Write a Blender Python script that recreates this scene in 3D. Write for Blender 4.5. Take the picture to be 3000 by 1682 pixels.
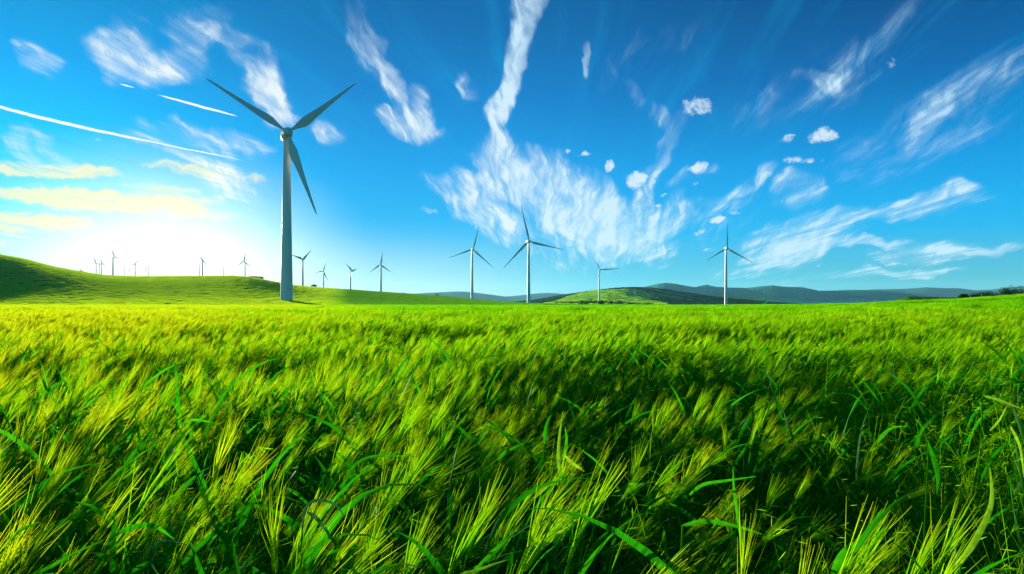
import bpy, math, random, os
import numpy as np
from mathutils import Vector, Matrix, noise as mnoise
R = math.radians
NO_CROP = False
for o in list(bpy.data.objects): bpy.data.objects.remove(o)
scene = bpy.context.scene
COL = scene.collection
EYE = 1.45; FPX = 2000.0; HOR = 890.0; CXP = 1500.0

# ------------------------------------------------------------------ camera
cam_d = bpy.data.cameras.new('camera'); cam = bpy.data.objects.new('camera', cam_d); COL.objects.link(cam)
cam.location = (0, 0, EYE); cam.rotation_euler = (R(90), 0, 0)
cam_d.sensor_width = 36; cam_d.lens = 24; cam_d.clip_start = 0.05; cam_d.clip_end = 60000
cam_d.shift_y = (HOR - 841) / 3000.0
scene.camera = cam
scene.render.resolution_x = 1024; scene.render.resolution_y = 574
scene.view_settings.view_transform = 'Standard'; scene.view_settings.look = 'None'
scene.view_settings.gamma = 1.0; scene.view_settings.exposure = 1.12
cy = scene.cycles
cy.max_bounces = 6; cy.diffuse_bounces = 3; cy.glossy_bounces = 1; cy.transmission_bounces = 5
cy.transparent_max_bounces = 4; cy.volume_bounces = 1; cy.caustics_reflective = False; cy.caustics_refractive = False
cy.use_denoising = True; cy.sample_clamp_indirect = 6.0
cy.volume_step_rate = 1.0

# ------------------------------------------------------------------ sun
SUN_AZ = R(-30.0)            # measured from +Y towards +X
SUN_EL = R(5.5)
sd = Vector((math.sin(SUN_AZ) * math.cos(SUN_EL), math.cos(SUN_AZ) * math.cos(SUN_EL), math.sin(SUN_EL)))
sun_d = bpy.data.lights.new('sun', 'SUN'); sun = bpy.data.objects.new('sun', sun_d); COL.objects.link(sun)
sun_d.energy = 5.0; sun_d.angle = R(0.6); sun_d.color = (1.0, 0.93, 0.78)
sun.rotation_euler = sd.to_track_quat('Z', 'Y').to_euler()

# ------------------------------------------------------------------ world: sky with cirrus
world = bpy.data.worlds.new('World'); scene.world = world; world.use_nodes = True
nt = world.node_tree; nt.nodes.clear(); L = nt.links
def N(t, **kw):
    n = nt.nodes.new(t)
    for k, v in kw.items():
        setattr(n, k, v)
    return n
def setin(n, i, v):
    if hasattr(v, 'is_linked') or isinstance(v, bpy.types.NodeSocket): L.new(v, n.inputs[i])
    else: n.inputs[i].default_value = v
def M(op, a, b=None, c=None, clamp=False):
    n = N('ShaderNodeMath', operation=op, use_clamp=clamp)
    setin(n, 0, a)
    if b is not None: setin(n, 1, b)
    if c is not None: setin(n, 2, c)
    return n.outputs[0]
def VM(op, a, b=None, out=0):
    n = N('ShaderNodeVectorMath', operation=op); setin(n, 0, a)
    if b is not None: setin(n, 1, b)
    return n.outputs[out]
def MR(v, a, b, c, d, smooth=True):
    n = N('ShaderNodeMapRange', interpolation_type='SMOOTHSTEP' if smooth else 'LINEAR')
    setin(n, 0, v)
    for i, x in enumerate((a, b, c, d)): n.inputs[i + 1].default_value = x
    return n.outputs[0]
def COMB(x, y, z=0.0):
    n = N('ShaderNodeCombineXYZ'); setin(n, 0, x); setin(n, 1, y); setin(n, 2, z); return n.outputs[0]
def NOISE(v, scale, detail=4, rough=.55, dist=0.0, col=False):
    n = N('ShaderNodeTexNoise'); setin(n, 0, v); n.inputs['Scale'].default_value = scale
    n.inputs['Detail'].default_value = detail; n.inputs['Roughness'].default_value = rough
    n.inputs['Distortion'].default_value = dist
    return n.outputs[1 if col else 0]
def MIX(f, a, b, t='MIX'):
    n = N('ShaderNodeMix', data_type='RGBA', blend_type=t, clamp_factor=True)
    setin(n, 0, f); setin(n, 6, a); setin(n, 7, b); return n.outputs[2]
def RGB(r, g, b): return (r, g, b, 1)

tc = N('ShaderNodeTexCoord'); D3 = tc.outputs['Generated']
sep = N('ShaderNodeSeparateXYZ'); L.new(D3, sep.inputs[0]); dx, dy, dz = sep.outputs
az = M('MULTIPLY', M('ARCTAN2', dx, dy), 57.29578)
el = M('MULTIPLY', M('ARCSINE', dz), 57.29578)
AE = COMB(az, el)
sky = N('ShaderNodeTexSky', sky_type='NISHITA'); sky.sun_disc = False
sky.sun_elevation = SUN_EL; sky.sun_rotation = SUN_AZ; sky.altitude = 100; sky.air_density = 1.0
sky.dust_density = 0.6; sky.ozone_density = 3.0
sdot = VM('DOT_PRODUCT', D3, tuple(sd), out=1)
elc = M('MAXIMUM', el, 0.0)
def ang(px, py):
    x = px - CXP
    return math.degrees(math.atan2(x, FPX)), math.degrees(math.atan2(HOR - py, math.hypot(FPX, x)))
# physical sky, tinted towards the deep azure of very clear air
def lin(r, g, b, k=1.0):
    f = lambda c: (c / 255.0 / 12.92 if c <= 10.3 else ((c / 255.0 + .055) / 1.055) ** 2.4) * k
    return (f(r), f(g), f(b), 1)
ramp = N('ShaderNodeValToRGB'); L.new(M('DIVIDE', elc, 40.0), ramp.inputs[0])
cr = ramp.color_ramp
cr.elements[0].position = 0.0; cr.elements[0].color = lin(150, 218, 240)
cr.elements[1].position = 1.0; cr.elements[1].color = lin(0, 62, 124)
for p, c in ((.05, (96, 206, 242)), (.14, (20, 186, 250)), (.27, (0, 165, 245)), (.42, (0, 132, 214)), (.56, (0, 108, 182))):
    e = cr.elements.new(p); e.color = lin(*c)
K = 4.6
def SC(v, f):
    n = N('ShaderNodeVectorMath', operation='SCALE'); setin(n, 0, v); setin(n, 3, f); return n.outputs[0]
blue = SC(ramp.outputs[0], K * .95)
rightw = MR(az, -10, 34, 0, 1)
blue = VM('MULTIPLY', blue, MIX(M('MULTIPLY', rightw, MR(el, 5, 22, 0, 1)), RGB(1, 1, 1), RGB(.6, .52, .60)))
blue = VM('MULTIPLY', blue, MIX(M('MULTIPLY', rightw, MR(el, 7, 0, 0, 1)), RGB(1, 1, 1), RGB(.62, .78, .72)))
blue = VM('MULTIPLY', blue, MIX(MR(az, -10, -36, 0, 1), RGB(1, 1, 1), RGB(1.3, 1.75, 1.42)))
base = VM('ADD', blue, VM('MULTIPLY', sky.outputs[0], (.0008, .006, .006)))
VEIL = RGB(.0, .40 * K, .80 * K)
# aureole of the low sun in the hazy air
SUNV = ang(485, 768)
gaz = M('MULTIPLY', M('SUBTRACT', az, SUNV[0]), .62); gel = M('SUBTRACT', el, SUNV[1])
sang = VM('LENGTH', COMB(gaz, gel), out=1)
g1 = M('POWER', MR(sang, 0, 25, 1, 0, False), 1.9)
g2 = M('POWER', MR(sang, 0, 8.0, 1, 0, False), 2.2)
halo = SC((.72, .46, .20), M('MULTIPLY', MR(sang, 10.5, 1.0, 0, 1), K))
lowglow = M('MULTIPLY', MR(el, 7.5, 0, 0, 1), MR(az, 10, -14, 0, 1))
halo = VM('ADD', halo, SC((.42, .22, .0), M('MULTIPLY', lowglow, K))); core = SC((.75, .62, .38), M('MULTIPLY', g2, K))
LIM = (1.0 * K, 1.0 * K, 1.0 * K)
# slow warp so nothing is ruled
w1 = VM('SUBTRACT', NOISE(AE, .16, 3, .55, 0, True), (.5, .5, .5))
w2 = VM('SUBTRACT', NOISE(AE, .9, 3, .6, 0, True), (.5, .5, .5))
P = VM('ADD', AE, VM('MULTIPLY', w1, (5.5, 4.5, 0)))
P = VM('ADD', P, VM('MULTIPLY', w2, (.6, .5, 0)))
sepP = N('ShaderNodeSeparateXYZ'); L.new(P, sepP.inputs[0])
# streak fields: cloud deck seen in perspective, fibres running away to one vanishing point
dzc = M('MAXIMUM', M('ADD', dz, 0.03), 0.02)
va = R(6.0)
rx = M('SUBTRACT', M('MULTIPLY', dx, math.cos(va)), M('MULTIPLY', dy, math.sin(va)))
ry = M('ADD', M('MULTIPLY', dx, math.sin(va)), M('MULTIPLY', dy, math.cos(va)))
px_, py_ = M('DIVIDE', rx, dzc), M('DIVIDE', ry, dzc)
warp = M('MULTIPLY', M('SUBTRACT', NOISE(COMB(px_, M('MULTIPLY', py_, .5)), .5, 2, .5), .5), .7)
PL = COMB(M('MULTIPLY', M('ADD', px_, warp), 4.2), M('MULTIPLY', py_, .40))
fan = NOISE(PL, 1.3, 4, .6, .4)
fanf = NOISE(PL, 5.5, 2, .55, 0)
pa = M('SUBTRACT', sepP.outputs[0], 5.0); pe = M('ADD', sepP.outputs[1], 13.0)
pr = M('SQRT', M('MULTIPLY_ADD', pa, pa, M('MULTIPLY', pe, pe)))
puffn = NOISE(COMB(M('MULTIPLY', M('ARCTAN2', pa, pe), 15.0), M('MULTIPLY', pr, .14)), 1.5, 5, .60, .15)
lump = NOISE(AE, 1.7, 4, .66, 0)
def strokes(lst, Pv):
    # every stroke's input carries the running sum in z, which keeps the node chain strictly sequential
    sp = N('ShaderNodeSeparateXYZ'); L.new(Pv, sp.inputs[0]); a_, e_ = sp.outputs[0], sp.outputs[1]
    acc = None
    for (x0, y0, x1, y1, w, dens, bend) in lst:
        a0, e0 = ang(x0, y0); a1, e1 = ang(x1, y1)
        cx, cy_ = (a0 + a1) / 2, (e0 + e1) / 2
        ln = math.hypot(a1 - a0, e1 - e0) / 2; rot = math.atan2(e1 - e0, a1 - a0)
        mp = N('ShaderNodeMapping', vector_type='TEXTURE'); L.new(COMB(a_, e_, 0.0 if acc is None else acc), mp.inputs[0])
        mp.inputs['Location'].default_value = (cx, cy_, 0); mp.inputs['Rotation'].default_value = (0, 0, rot)
        mp.inputs['Scale'].default_value = (ln, math.degrees(w / FPX) / 2, 1)
        s = N('ShaderNodeSeparateXYZ'); L.new(mp.outputs[0], s.inputs[0])
        x2 = M('MULTIPLY', s.outputs[0], s.outputs[0])
        y_ = M('MULTIPLY_ADD', x2, bend, s.outputs[1]) if bend else s.outputs[1]
        f = MR(M('MULTIPLY_ADD', y_, y_, x2), 1.0, 0.0, 0.0, dens)
        acc = f if acc is None else M('ADD', s.outputs[2], f)
    return acc
# x0 y0 x1 y1 width density bend   (photo coordinates turned into sky directions)
CIRRUS = [
 (215,70,560,235,170,1.0,0), (380,225,640,150,120,.75,0), (480,110,700,20,130,.7,.3), (300,20,520,90,120,.3,0),
 (640,60,860,330,130,.55,0), (690,200,880,350,110,.8,0), (740,320,900,340,60,.6,0), (900,340,1030,400,90,.6,0), (560,30,760,170,60,.5,0),
 (1000,-40,1200,300,120,.85,0), (1060,330,1320,380,110,1.1,0), (1170,210,1300,390,110,.7,0), (1030,30,1160,220,60,.4,0),
 (1345,150,1400,320,60,.45,0),
 (1600,-160,1400,520,100,1.35,-.35), (1560,60,1440,420,50,.8,-.3), (1300,520,1900,760,330,.55,0), (1900,760,2050,560,140,.5,0), (1330,440,1700,480,130,.8,0), (1180,540,1500,560,150,1.0,0), (1380,420,1560,600,200,.9,0), (1250,590,1600,700,130,.8,0),
 (1500,480,1850,700,260,1.1,0), (1560,620,2000,780,170,1.0,0), (1740,720,1920,540,120,.8,0), (1850,620,1965,430,100,.95,0), (1935,500,1985,300,75,.9,.2), (1840,200,1885,310,60,.7,0), (1890,290,1960,370,60,.5,0), (1110,120,1210,340,90,.8,0),
 (1700,760,2010,620,200,.8,0), (1850,700,2080,560,130,.7,0),
 (1740,100,1700,230,40,.8,0),
 (2130,760,2600,620,130,1.2,-.25), (2300,640,2380,480,150,.8,0), (2450,660,2960,540,90,1.0,.2), (2000,700,2250,560,150,.5,0), (2200,760,2560,690,70,.8,0),
 (2050,620,2300,480,60,.7,0), (1960,560,2100,480,60,.5,0),
 (2350,500,3200,70,170,.46,0), (2050,430,2850,-80,230,.36,0), (2400,560,3050,300,100,.55,0), (2500,780,3050,705,70,1.0,0), (2350,738,2750,718,42,1.1,0), (2460,815,2900,790,34,.9,0), (2650,745,3050,725,30,1.0,0), (1700,280,2080,0,130,.34,0),
 (2300,220,2460,250,60,.5,0), (2100,820,2900,800,40,.4,0), (2000,790,2500,750,60,.5,0),
 (0,110,190,200,110,.6,0), (20,110,60,115,20,.6,0),
 (-60,395,330,470,110,.75,0), (250,350,830,450,150,.55,0), (450,470,830,560,110,.8,0), (500,380,900,420,60,.4,0)]
PUFF = [
 (1980,315,2110,310,70,1.4,0), (2350,405,2470,395,60,1.7,0), (2280,415,2345,395,22,1.2,0), (2260,472,2430,465,32,1.1,0), (2190,515,2300,510,36,.9,0),
 (2010,505,2085,480,46,1.7,0), (1825,540,1905,510,66,1.9,0), (1765,500,1805,480,46,1.8,0), (1690,452,1738,444,24,1.5,0), (1905,533,1932,526,16,1.2,0),
 (2070,640,2130,645,38,1.6,0), (2120,622,2190,628,16,1.3,0), (1915,612,1945,600,18,1.4,0), (1930,575,1955,570,14,1.2,0), (2020,540,2050,534,18,1.1,0),
 (1225,605,1290,628,34,1.0,0), (2020,690,2095,672,26,1.0,0), (2590,190,2640,180,40,.8,0), (1650,445,1672,440,14,1.2,0), (2575,780,2670,770,14,1.1,0), (2760,730,2960,722,14,.9,0),
 (1385,668,1410,664,12,1.0,0), (278,410,312,415,10,1.0,0), (725,615,745,618,9,1.0,0), (2040,740,2110,725,14,.9,0), (2380,780,2420,772,10,1.0,0)]
WARMBANDS = [
 (-200,478,440,512,50,1.6,0), (-160,540,760,632,72,2.0,.30), (300,515,700,600,50,1.3,0), (-200,640,330,662,74,2.0,0), (-160,702,110,718,26,1.2,0), (330,455,860,545,54,1.0,0),
 (200,560,620,600,46,1.3,0), (560,735,800,745,26,.8,0)]
TRAILS = [(-300,238,540,440,9,2.6,-1.5), (360,397,760,478,5,1.3,.5), (430,268,725,348,8,1.9,0), (340,243,405,260,5,1.2,0), (-60,672,120,705,6,1.0,0)]
fibre = M('ADD', M('MULTIPLY', fan, .8), M('MULTIPLY', fanf, .2))
fib_m = MR(fibre, .34, .70, .05, 1.3, False); puf_m = MR(puffn, .34, .62, .08, 1.35, False)
tex = M('MULTIPLY', M('MULTIPLY_ADD', fib_m, .82, .14), M('MULTIPLY_ADD', puf_m, .98, .2))
gen = M('MULTIPLY', MR(fibre, .46, .78, 0, .42), MR(el, 2, 14, .2, 1))        # faint veil everywhere
P2 = VM('ADD', AE, VM('MULTIPLY', w2, (1.3, .9, 0)))
P3 = VM('ADD', AE, VM('MULTIPLY', w2, (.22, .16, 0)))
PW = VM('ADD', AE, VM('MULTIPLY', w2, (3.4, 1.1, 0)))
bandn = NOISE(VM('MULTIPLY', P, (.10, 1.0, 0)), 1.6, 5, .6, .3)
lumpc = M('MULTIPLY', M('SUBTRACT', lump, .5), 3.2)
band_m = MR(bandn, .36, .64, .2, 1.25, False)
warm = MR(sang, 8, 26, 1, 0)
ccol = MIX(warm, RGB(.60 * K, .84 * K, 1.0 * K), RGB(.93 * K, .97 * K, .95 * K))
wcol = MIX(MR(sang, 4, 22, 1, 0), RGB(.86 * K, .90 * K, .80 * K), RGB(1.0 * K, .93 * K, .56 * K))
veiled = MIX(gen, base, VEIL)
def near(lst, lo, hi, mg):
    r = []
    for s_ in lst:
        a0, a1 = sorted((ang(s_[0], s_[1])[0], ang(s_[2], s_[3])[0])); w = s_[4] / 70.0
        if a1 + w + mg > lo and a0 - w - mg < hi: r.append(s_)
    return r
def zone(lo, hi):
    b = veiled
    cl = near(CIRRUS, lo, hi, 4.5); pl = near(PUFF, lo, hi, 1.5); wl = near(WARMBANDS, lo, hi, 3); tl = near(TRAILS, lo, hi, 1)
    cs = strokes(cl, P)
    er = M('ADD', M('MULTIPLY', cs, .95), M('MULTIPLY', M('SUBTRACT', tex, .72), .85))
    cir = M('MULTIPLY', MR(er, -.15, 2.0, 0, 1.0), M('MULTIPLY_ADD', tex, .80, .34), clamp=True)
    cir = M('MULTIPLY', cir, MR(cs, 0, .6, 0, .97))
    b = MIX(cir, b, ccol)
    b = VM('MINIMUM', VM('ADD', b, halo), LIM)
    if wl: b = MIX(MR(M('MULTIPLY', strokes(wl, PW), band_m), .1, 1.3, 0, .85), b, wcol)
    if tl: b = MIX(MR(M('ADD', strokes(tl, P3), M('MULTIPLY', lumpc, .35)), .4, 1.1, 0, .95), b, RGB(.95 * K, 1.0 * K, 1.02 * K))
    if pl:
        ps = strokes(pl, P2)
        b = MIX(M('MULTIPLY', MR(M('ADD', ps, lumpc), .5, 1.9, 0, .9), MR(ps, 0, .15, 0, 1)), b, RGB(.72 * K, .88 * K, 1.0 * K))
    b = VM('ADD', b, core)
    g = N('ShaderNodeBackground'); L.new(b, g.inputs[0]); g.inputs[1].default_value = 0.10
    return g.outputs[0]
plain = N('ShaderNodeBackground'); L.new(VM('ADD', VM('MINIMUM', VM('ADD', veiled, halo), LIM), core), plain.inputs[0]); plain.inputs[1].default_value = 0.10
def PICK(f, a, b):
    n = N('ShaderNodeMixShader'); setin(n, 0, f); L.new(a, n.inputs[1]); L.new(b, n.inputs[2]); return n.outputs[0]
# the sky is worked out in three sectors; strokes that reach over a border are in both, so no seam shows
B1, B2 = -14.0, 9.0
front = PICK(M('GREATER_THAN', az, B1), zone(-52, B1), PICK(M('GREATER_THAN', az, B2), zone(B1, B2), zone(B2, 52)))
inwin = M('MULTIPLY', M('LESS_THAN', M('ABSOLUTE', az), 52.0), M('MULTIPLY', M('GREATER_THAN', el, -.5), M('LESS_THAN', el, 42.0)))
bg = N('ShaderNodeMixShader'); L.new(inwin, bg.inputs[0]); L.new(plain.outputs[0], bg.inputs[1]); L.new(front, bg.inputs[2])
out = N('ShaderNodeOutputWorld'); L.new(bg.outputs[0], out.inputs[0])
world.cycles.sampling_method = 'MANUAL'; world.cycles.sample_map_resolution = 512

#@@BODY
# ------------------------------------------------------------------ helpers
def link(o): COL.objects.link(o); return o
def tag(o, label=None, cat=None, group=None, kind=None):
    if label: o['label'] = label
    if cat: o['category'] = cat
    if group: o['group'] = group
    if kind: o['kind'] = kind
    return o
def mesh_from(name, V, F, mats=(), smooth=False, mi=None):
    me = bpy.data.meshes.new(name)
    V = np.asarray(V, dtype=np.float32)
    if isinstance(F, np.ndarray):
        n, k = F.shape
        me.vertices.add(len(V)); me.vertices.foreach_set('co', V.ravel())
        me.loops.add(n * k); me.loops.foreach_set('vertex_index', F.ravel().astype(np.int32))
        me.polygons.add(n); me.polygons.foreach_set('loop_start', np.arange(0, n * k, k, dtype=np.int32))
        me.update(calc_edges=True)
    else:
        me.from_pydata(V.tolist(), [], F); me.update()
    for m in mats: me.materials.append(m)
    if mi is not None: me.polygons.foreach_set('material_index', np.asarray(mi, dtype=np.int32))
    me.polygons.foreach_set('use_smooth', np.full(len(me.polygons), smooth))
    return me
def add_obj(name, me, parent=None):
    o = bpy.data.objects.new(name, me); link(o)
    if parent: o.parent = parent
    return o
class MT:
    """small node-material builder"""
    def __init__(s, name):
        s.m = bpy.data.materials.new(name); s.m.use_nodes = True; s.t = s.m.node_tree; s.t.nodes.clear()
        s.out = s.t.nodes.new('ShaderNodeOutputMaterial')
    def n(s, t, ins=None, **kw):
        n = s.t.nodes.new(t)
        for k, v in kw.items(): setattr(n, k, v)
        for k, v in (ins or {}).items():
            if isinstance(v, bpy.types.NodeSocket): s.t.links.new(v, n.inputs[k])
            else: n.inputs[k].default_value = v
        return n
    def ramp(s, fac, stops):
        n = s.n('ShaderNodeValToRGB', {0: fac}); e = n.color_ramp.elements
        e[0].position, e[0].color = stops[0][0], (*stops[0][1], 1); e[1].position, e[1].color = stops[-1][0], (*stops[-1][1], 1)
        for p, c in stops[1:-1]: x = e.new(p); x.color = (*c, 1)
        return n.outputs[0]
    def surf(s, sock): s.t.links.new(sock, s.out.inputs[0]); return s.m

def ap_z(py, Y): return EYE + (HOR - py) / FPX * Y            # height whose top shows at photo row py at depth Y
def sstep(t): t = np.clip(t, 0, 1); return t * t * (3 - 2 * t)
CREST = np.array([(-900,600),(-300,690),(0,752),(60,762),(150,785),(250,802),(300,809),(400,813),(600,812.5),(680,812),(720,815),(758,821),(819,832.5),(850,837.5),(900,842.5),(960,846.5),(1060,853),(1150,859),
 (1300,869),(1400,879),(1500,886),(1600,889.5),(1700,890.3),(5000,890.5)], float)
RIGHT = np.array([(1500,900),(2100,899),(2350,896),(2500,893),(2600,888),(2800,880),(3000,868),(3400,845),(5000,800)], float)
LRIDGE = np.array([(1500,900),(2520,900),(2560,893),(2620,880),(2660,869),(2760,871.5),(2900,873),(3200,870),(5000,860)], float)
FIELD_END = 205.0
def vnoise(x, y, seed=0):
    """cheap smooth value noise, numpy"""
    xi = np.floor(x).astype(np.int64); yi = np.floor(y).astype(np.int64); fx = x - xi; fy = y - yi
    fx = fx * fx * (3 - 2 * fx); fy = fy * fy * (3 - 2 * fy)
    def h(a, b):
        n = (a * 374761393 + b * 668265263 + seed * 982451653) & 0x7fffffff
        n = (n ^ (n >> 13)) * 1274126177 & 0x7fffffff
        return ((n ^ (n >> 16)) & 0xffff) / 65535.0
    return (h(xi, yi) * (1 - fx) + h(xi + 1, yi) * fx) * (1 - fy) + (h(xi, yi + 1) * (1 - fx) + h(xi + 1, yi + 1) * fx) * fy
def fbm(x, y, seed=0, o=4):
    s = 0; a = .5
    for i in range(o): s = s + a * vnoise(x, y, seed + i); x = x * 2.03; y = y * 2.03; a *= .5
    return s
def H(X, Y):
    X = np.asarray(X, float); Y = np.asarray(Y, float)
    Ys = np.maximum(Y, 1e-3); px = CXP + FPX * X / Ys
    front = (Y > 5)
    # barley field: flat, rising to the right
    zr = np.maximum(0, ap_z(np.interp(px, RIGHT[:, 0], RIGHT[:, 1]), 115.0) - .92)
    z = zr * sstep((Y - 14) / 100.0) * (1 - sstep((Y - 125) / 130.0))
    zl = np.maximum(0, ap_z(np.interp(px, LRIDGE[:, 0], LRIDGE[:, 1]), 520.0))
    z = z + zl * sstep((Y - 260) / 260.0) * (1 - sstep((Y - 540) / 500.0))
    # left hill and the plateau behind its crest
    yc = np.interp(px, CREST[:, 0], CREST[:, 1])
    Yc = np.interp(px, [0, 800, 1400], [620., 720., 980.])
    zc = ap_z(yc, Yc)
    t = (Y - 215) / (Yc - 215)
    und = 1 + .05 * (1 - np.clip(t, 0, 1)) * np.sin(px / 260.0 + Y / 60.0)
    zh = zc * sstep(t) * und
    los = ap_z(yc + 3.0 * sstep((Y - Yc) / 250.0), Y)
    zb = np.where(Y < Yc, zh, np.maximum(los, 0))
    fade = 1 - sstep((Y - 7300) / 2000.0)
    z = z + np.where(yc > 890.2, 0, zb) * fade * (Y > 215)
    return np.where(front, z, 0.0) * (1 - sstep((np.abs(np.arctan2(X, Y)) - R(47)) / R(25)))

# ------------------------------------------------------------------ ground sheet (polar grid, reaches the horizon)
az_f = np.linspace(-56, 56, 640); az_b = np.linspace(58, 302, 48)
azs = np.radians(np.concatenate([az_f, az_b]))
rad = np.concatenate([[0.05, .5, 1, 2, 3.5], np.geomspace(5, 200, 34)[:-1], np.linspace(200, 1000, 130)[:-1], np.geomspace(1000, 11000, 60)])
AA, RR = np.meshgrid(azs, rad, indexing='ij')
GX, GY = RR * np.sin(AA), RR * np.cos(AA); GZ = H(GX, GY)
na, nr = AA.shape
V = np.stack([GX.ravel(), GY.ravel(), GZ.ravel()], 1)
ii, jj = np.meshgrid(np.arange(na), np.arange(nr - 1), indexing='ij'); i2 = (ii + 1) % na
F = np.stack([ii * nr + jj, ii * nr + jj + 1, i2 * nr + jj + 1, i2 * nr + jj], -1).reshape(-1, 4)
m = MT('ground_soil_and_crop')
geo = m.n('ShaderNodeNewGeometry'); pos = geo.outputs['Position']
sx = m.n('ShaderNodeSeparateXYZ', {0: pos})
n1 = m.n('ShaderNodeTexNoise', {0: m.n('ShaderNodeMapping', {0: pos, 3: (.004, .02, .01)}).outputs[0], 'Scale': 1.0, 'Detail': 4.0})
n2 = m.n('ShaderNodeTexNoise', {0: pos, 'Scale': .25, 'Detail': 6.0, 'Roughness': .7})
c1 = m.ramp(n1.outputs[0], [(.35, (.05, .17, .006)), (.5, (.09, .25, .008)), (.62, (.15, .32, .012))])
c2 = m.ramp(n2.outputs[0], [(.3, (.6, .6, .6)), (.7, (1.25, 1.25, 1.25))])
hillc = m.n('ShaderNodeMix', {0: 1.0, 6: c1, 7: c2}, data_type='RGBA', blend_type='MULTIPLY').outputs[2]
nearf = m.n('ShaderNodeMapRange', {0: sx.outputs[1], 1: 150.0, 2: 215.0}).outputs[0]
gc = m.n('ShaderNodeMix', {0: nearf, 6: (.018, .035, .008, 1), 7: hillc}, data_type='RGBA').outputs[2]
bp = m.n('ShaderNodeBump', {'Strength': .6, 'Distance': .3, 'Height': m.n('ShaderNodeTexNoise', {0: pos, 'Scale': 1.7, 'Detail': 5.0}).outputs[0]})
MAT_GROUND = m.surf(m.n('ShaderNodeBsdfDiffuse', {0: gc, 'Normal': bp.outputs[0]}).outputs[0])
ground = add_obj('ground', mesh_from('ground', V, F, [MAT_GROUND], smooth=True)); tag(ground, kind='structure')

# ------------------------------------------------------------------ far hills
def inpoly(x, y, poly):
    c = np.zeros(x.shape, bool); n = len(poly)
    for i in range(n):
        x0, y0 = poly[i]; x1, y1 = poly[(i + 1) % n]
        if y0 == y1: continue
        k = ((y0 > y) != (y1 > y)) & (x < (x1 - x0) * (y - y0) / (y1 - y0) + x0)
        c ^= k
    return c
def ridge(name, prof, Yf, Yc, Yb, npx, nY, amp, mats, regions=(), seed=3, rough=1.0):
    p = np.array(prof, float)
    pxs = np.linspace(p[0, 0], p[-1, 0], npx)
    Ys = np.concatenate([np.linspace(Yf, Yc, nY), np.linspace(Yc, Yb, nY // 3)[1:]])
    PX, YY = np.meshgrid(pxs, Ys, indexing='ij')
    t = (YY - Yf) / (Yc - Yf)
    zc = ap_z(np.interp(PX, p[:, 0], p[:, 1]), Yc)
    up = sstep(t) * .7 + .3 * np.clip(t, 0, 1)
    z = np.where(YY <= Yc, zc * up, zc * (1 - sstep((YY - Yc) / (Yb - Yc))))
    XX = (PX - CXP) / FPX * YY
    nz = fbm(XX / (Yc * .05), YY / (Yc * .05), seed, 5) - .47
    z = z + zc * amp * nz * 4 * np.clip(t, 0, 1) * np.clip(1.06 - t, 0, 1)
    z = z + rough * (fbm(XX / 9.0, YY / 9.0, seed + 9, 3) - .45) * np.clip(t * 4, 0, 1)
    z = np.where((YY >= Yb - 1), -3, z) ; z[:, 0] = -3; z[0, :] = -3; z[-1, :] = -3
    V = np.stack([XX.ravel(), YY.ravel(), z.ravel()], 1); n0, n1_ = PX.shape
    ii, jj = np.meshgrid(np.arange(n0 - 1), np.arange(n1_ - 1), indexing='ij')
    F = np.stack([ii * n1_ + jj, (ii + 1) * n1_ + jj, (ii + 1) * n1_ + jj + 1, ii * n1_ + jj + 1], -1).reshape(-1, 4)
    appy = HOR - (z - EYE) / YY * FPX
    cx = PX[:-1, :-1].ravel(); cyy = appy[:-1, :-1].ravel(); mi = np.zeros(len(F), int)
    fr = (YY[:-1, :-1] < Yc).ravel()
    for k, poly in regions: mi[inpoly(cx, cyy, poly) & fr] = k
    o = add_obj(name, mesh_from(name, V, F, mats, smooth=True, mi=mi)); tag(o, kind='structure'); return o
def veg(name, lo, hi, sc, bump=1.0, dist=4.0, stripe=None):
    m = MT(name); g = m.n('ShaderNodeNewGeometry'); v = g.outputs['Position']
    if stripe: v = m.n('ShaderNodeMapping', {0: v, 3: stripe}).outputs[0]
    a = m.n('ShaderNodeTexNoise', {0: v, 'Scale': sc, 'Detail': 7.0, 'Roughness': .7})
    mid = tuple((x + y) / 2 for x, y in zip(lo, hi))
    c = m.ramp(a.outputs[0], [(.36, lo), (.5, mid), (.64, hi)])
    b = m.n('ShaderNodeBump', {'Strength': bump, 'Distance': dist, 'Height': a.outputs[0]})
    return m.surf(m.n('ShaderNodeBsdfDiffuse', {0: c, 'Normal': b.outputs[0]}).outputs[0])
M_WOOD = veg('distant_woods', (.012, .06, .02), (.045, .14, .05), .02, 1, 8)
M_FIELD = veg('distant_field', (.26, .52, .014), (.36, .62, .018), .006, .3, 1)
M_PASTURE = veg('distant_pasture', (.20, .44, .05), (.30, .52, .06), .008, .3, 1)
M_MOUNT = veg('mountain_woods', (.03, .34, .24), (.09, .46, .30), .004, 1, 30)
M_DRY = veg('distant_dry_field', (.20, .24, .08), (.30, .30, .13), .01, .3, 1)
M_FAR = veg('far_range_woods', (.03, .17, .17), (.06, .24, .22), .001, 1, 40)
lf = [(1590,900),(1600,887.5),(1635,882),(1667,869),(1716,857),(1749,851),(1798,849.5),(1851,847),(1880,853),(1907,863),(1933,876),(1882,874),(1900,880),(1945,887.5),(1952,900)]
pas = [(1830,850),(1851,847),(1880,853),(1907,863),(1933,876),(1882,874),(1830,868)]
st1 = [(1880,843),(1900,843.5),(1985,862),(2060,876),(2100,884),(2080,882),(1985,866),(1920,853)]
st2 = [(1895,855),(1990,872),(2040,883),(1990,878),(1930,866)]
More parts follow.
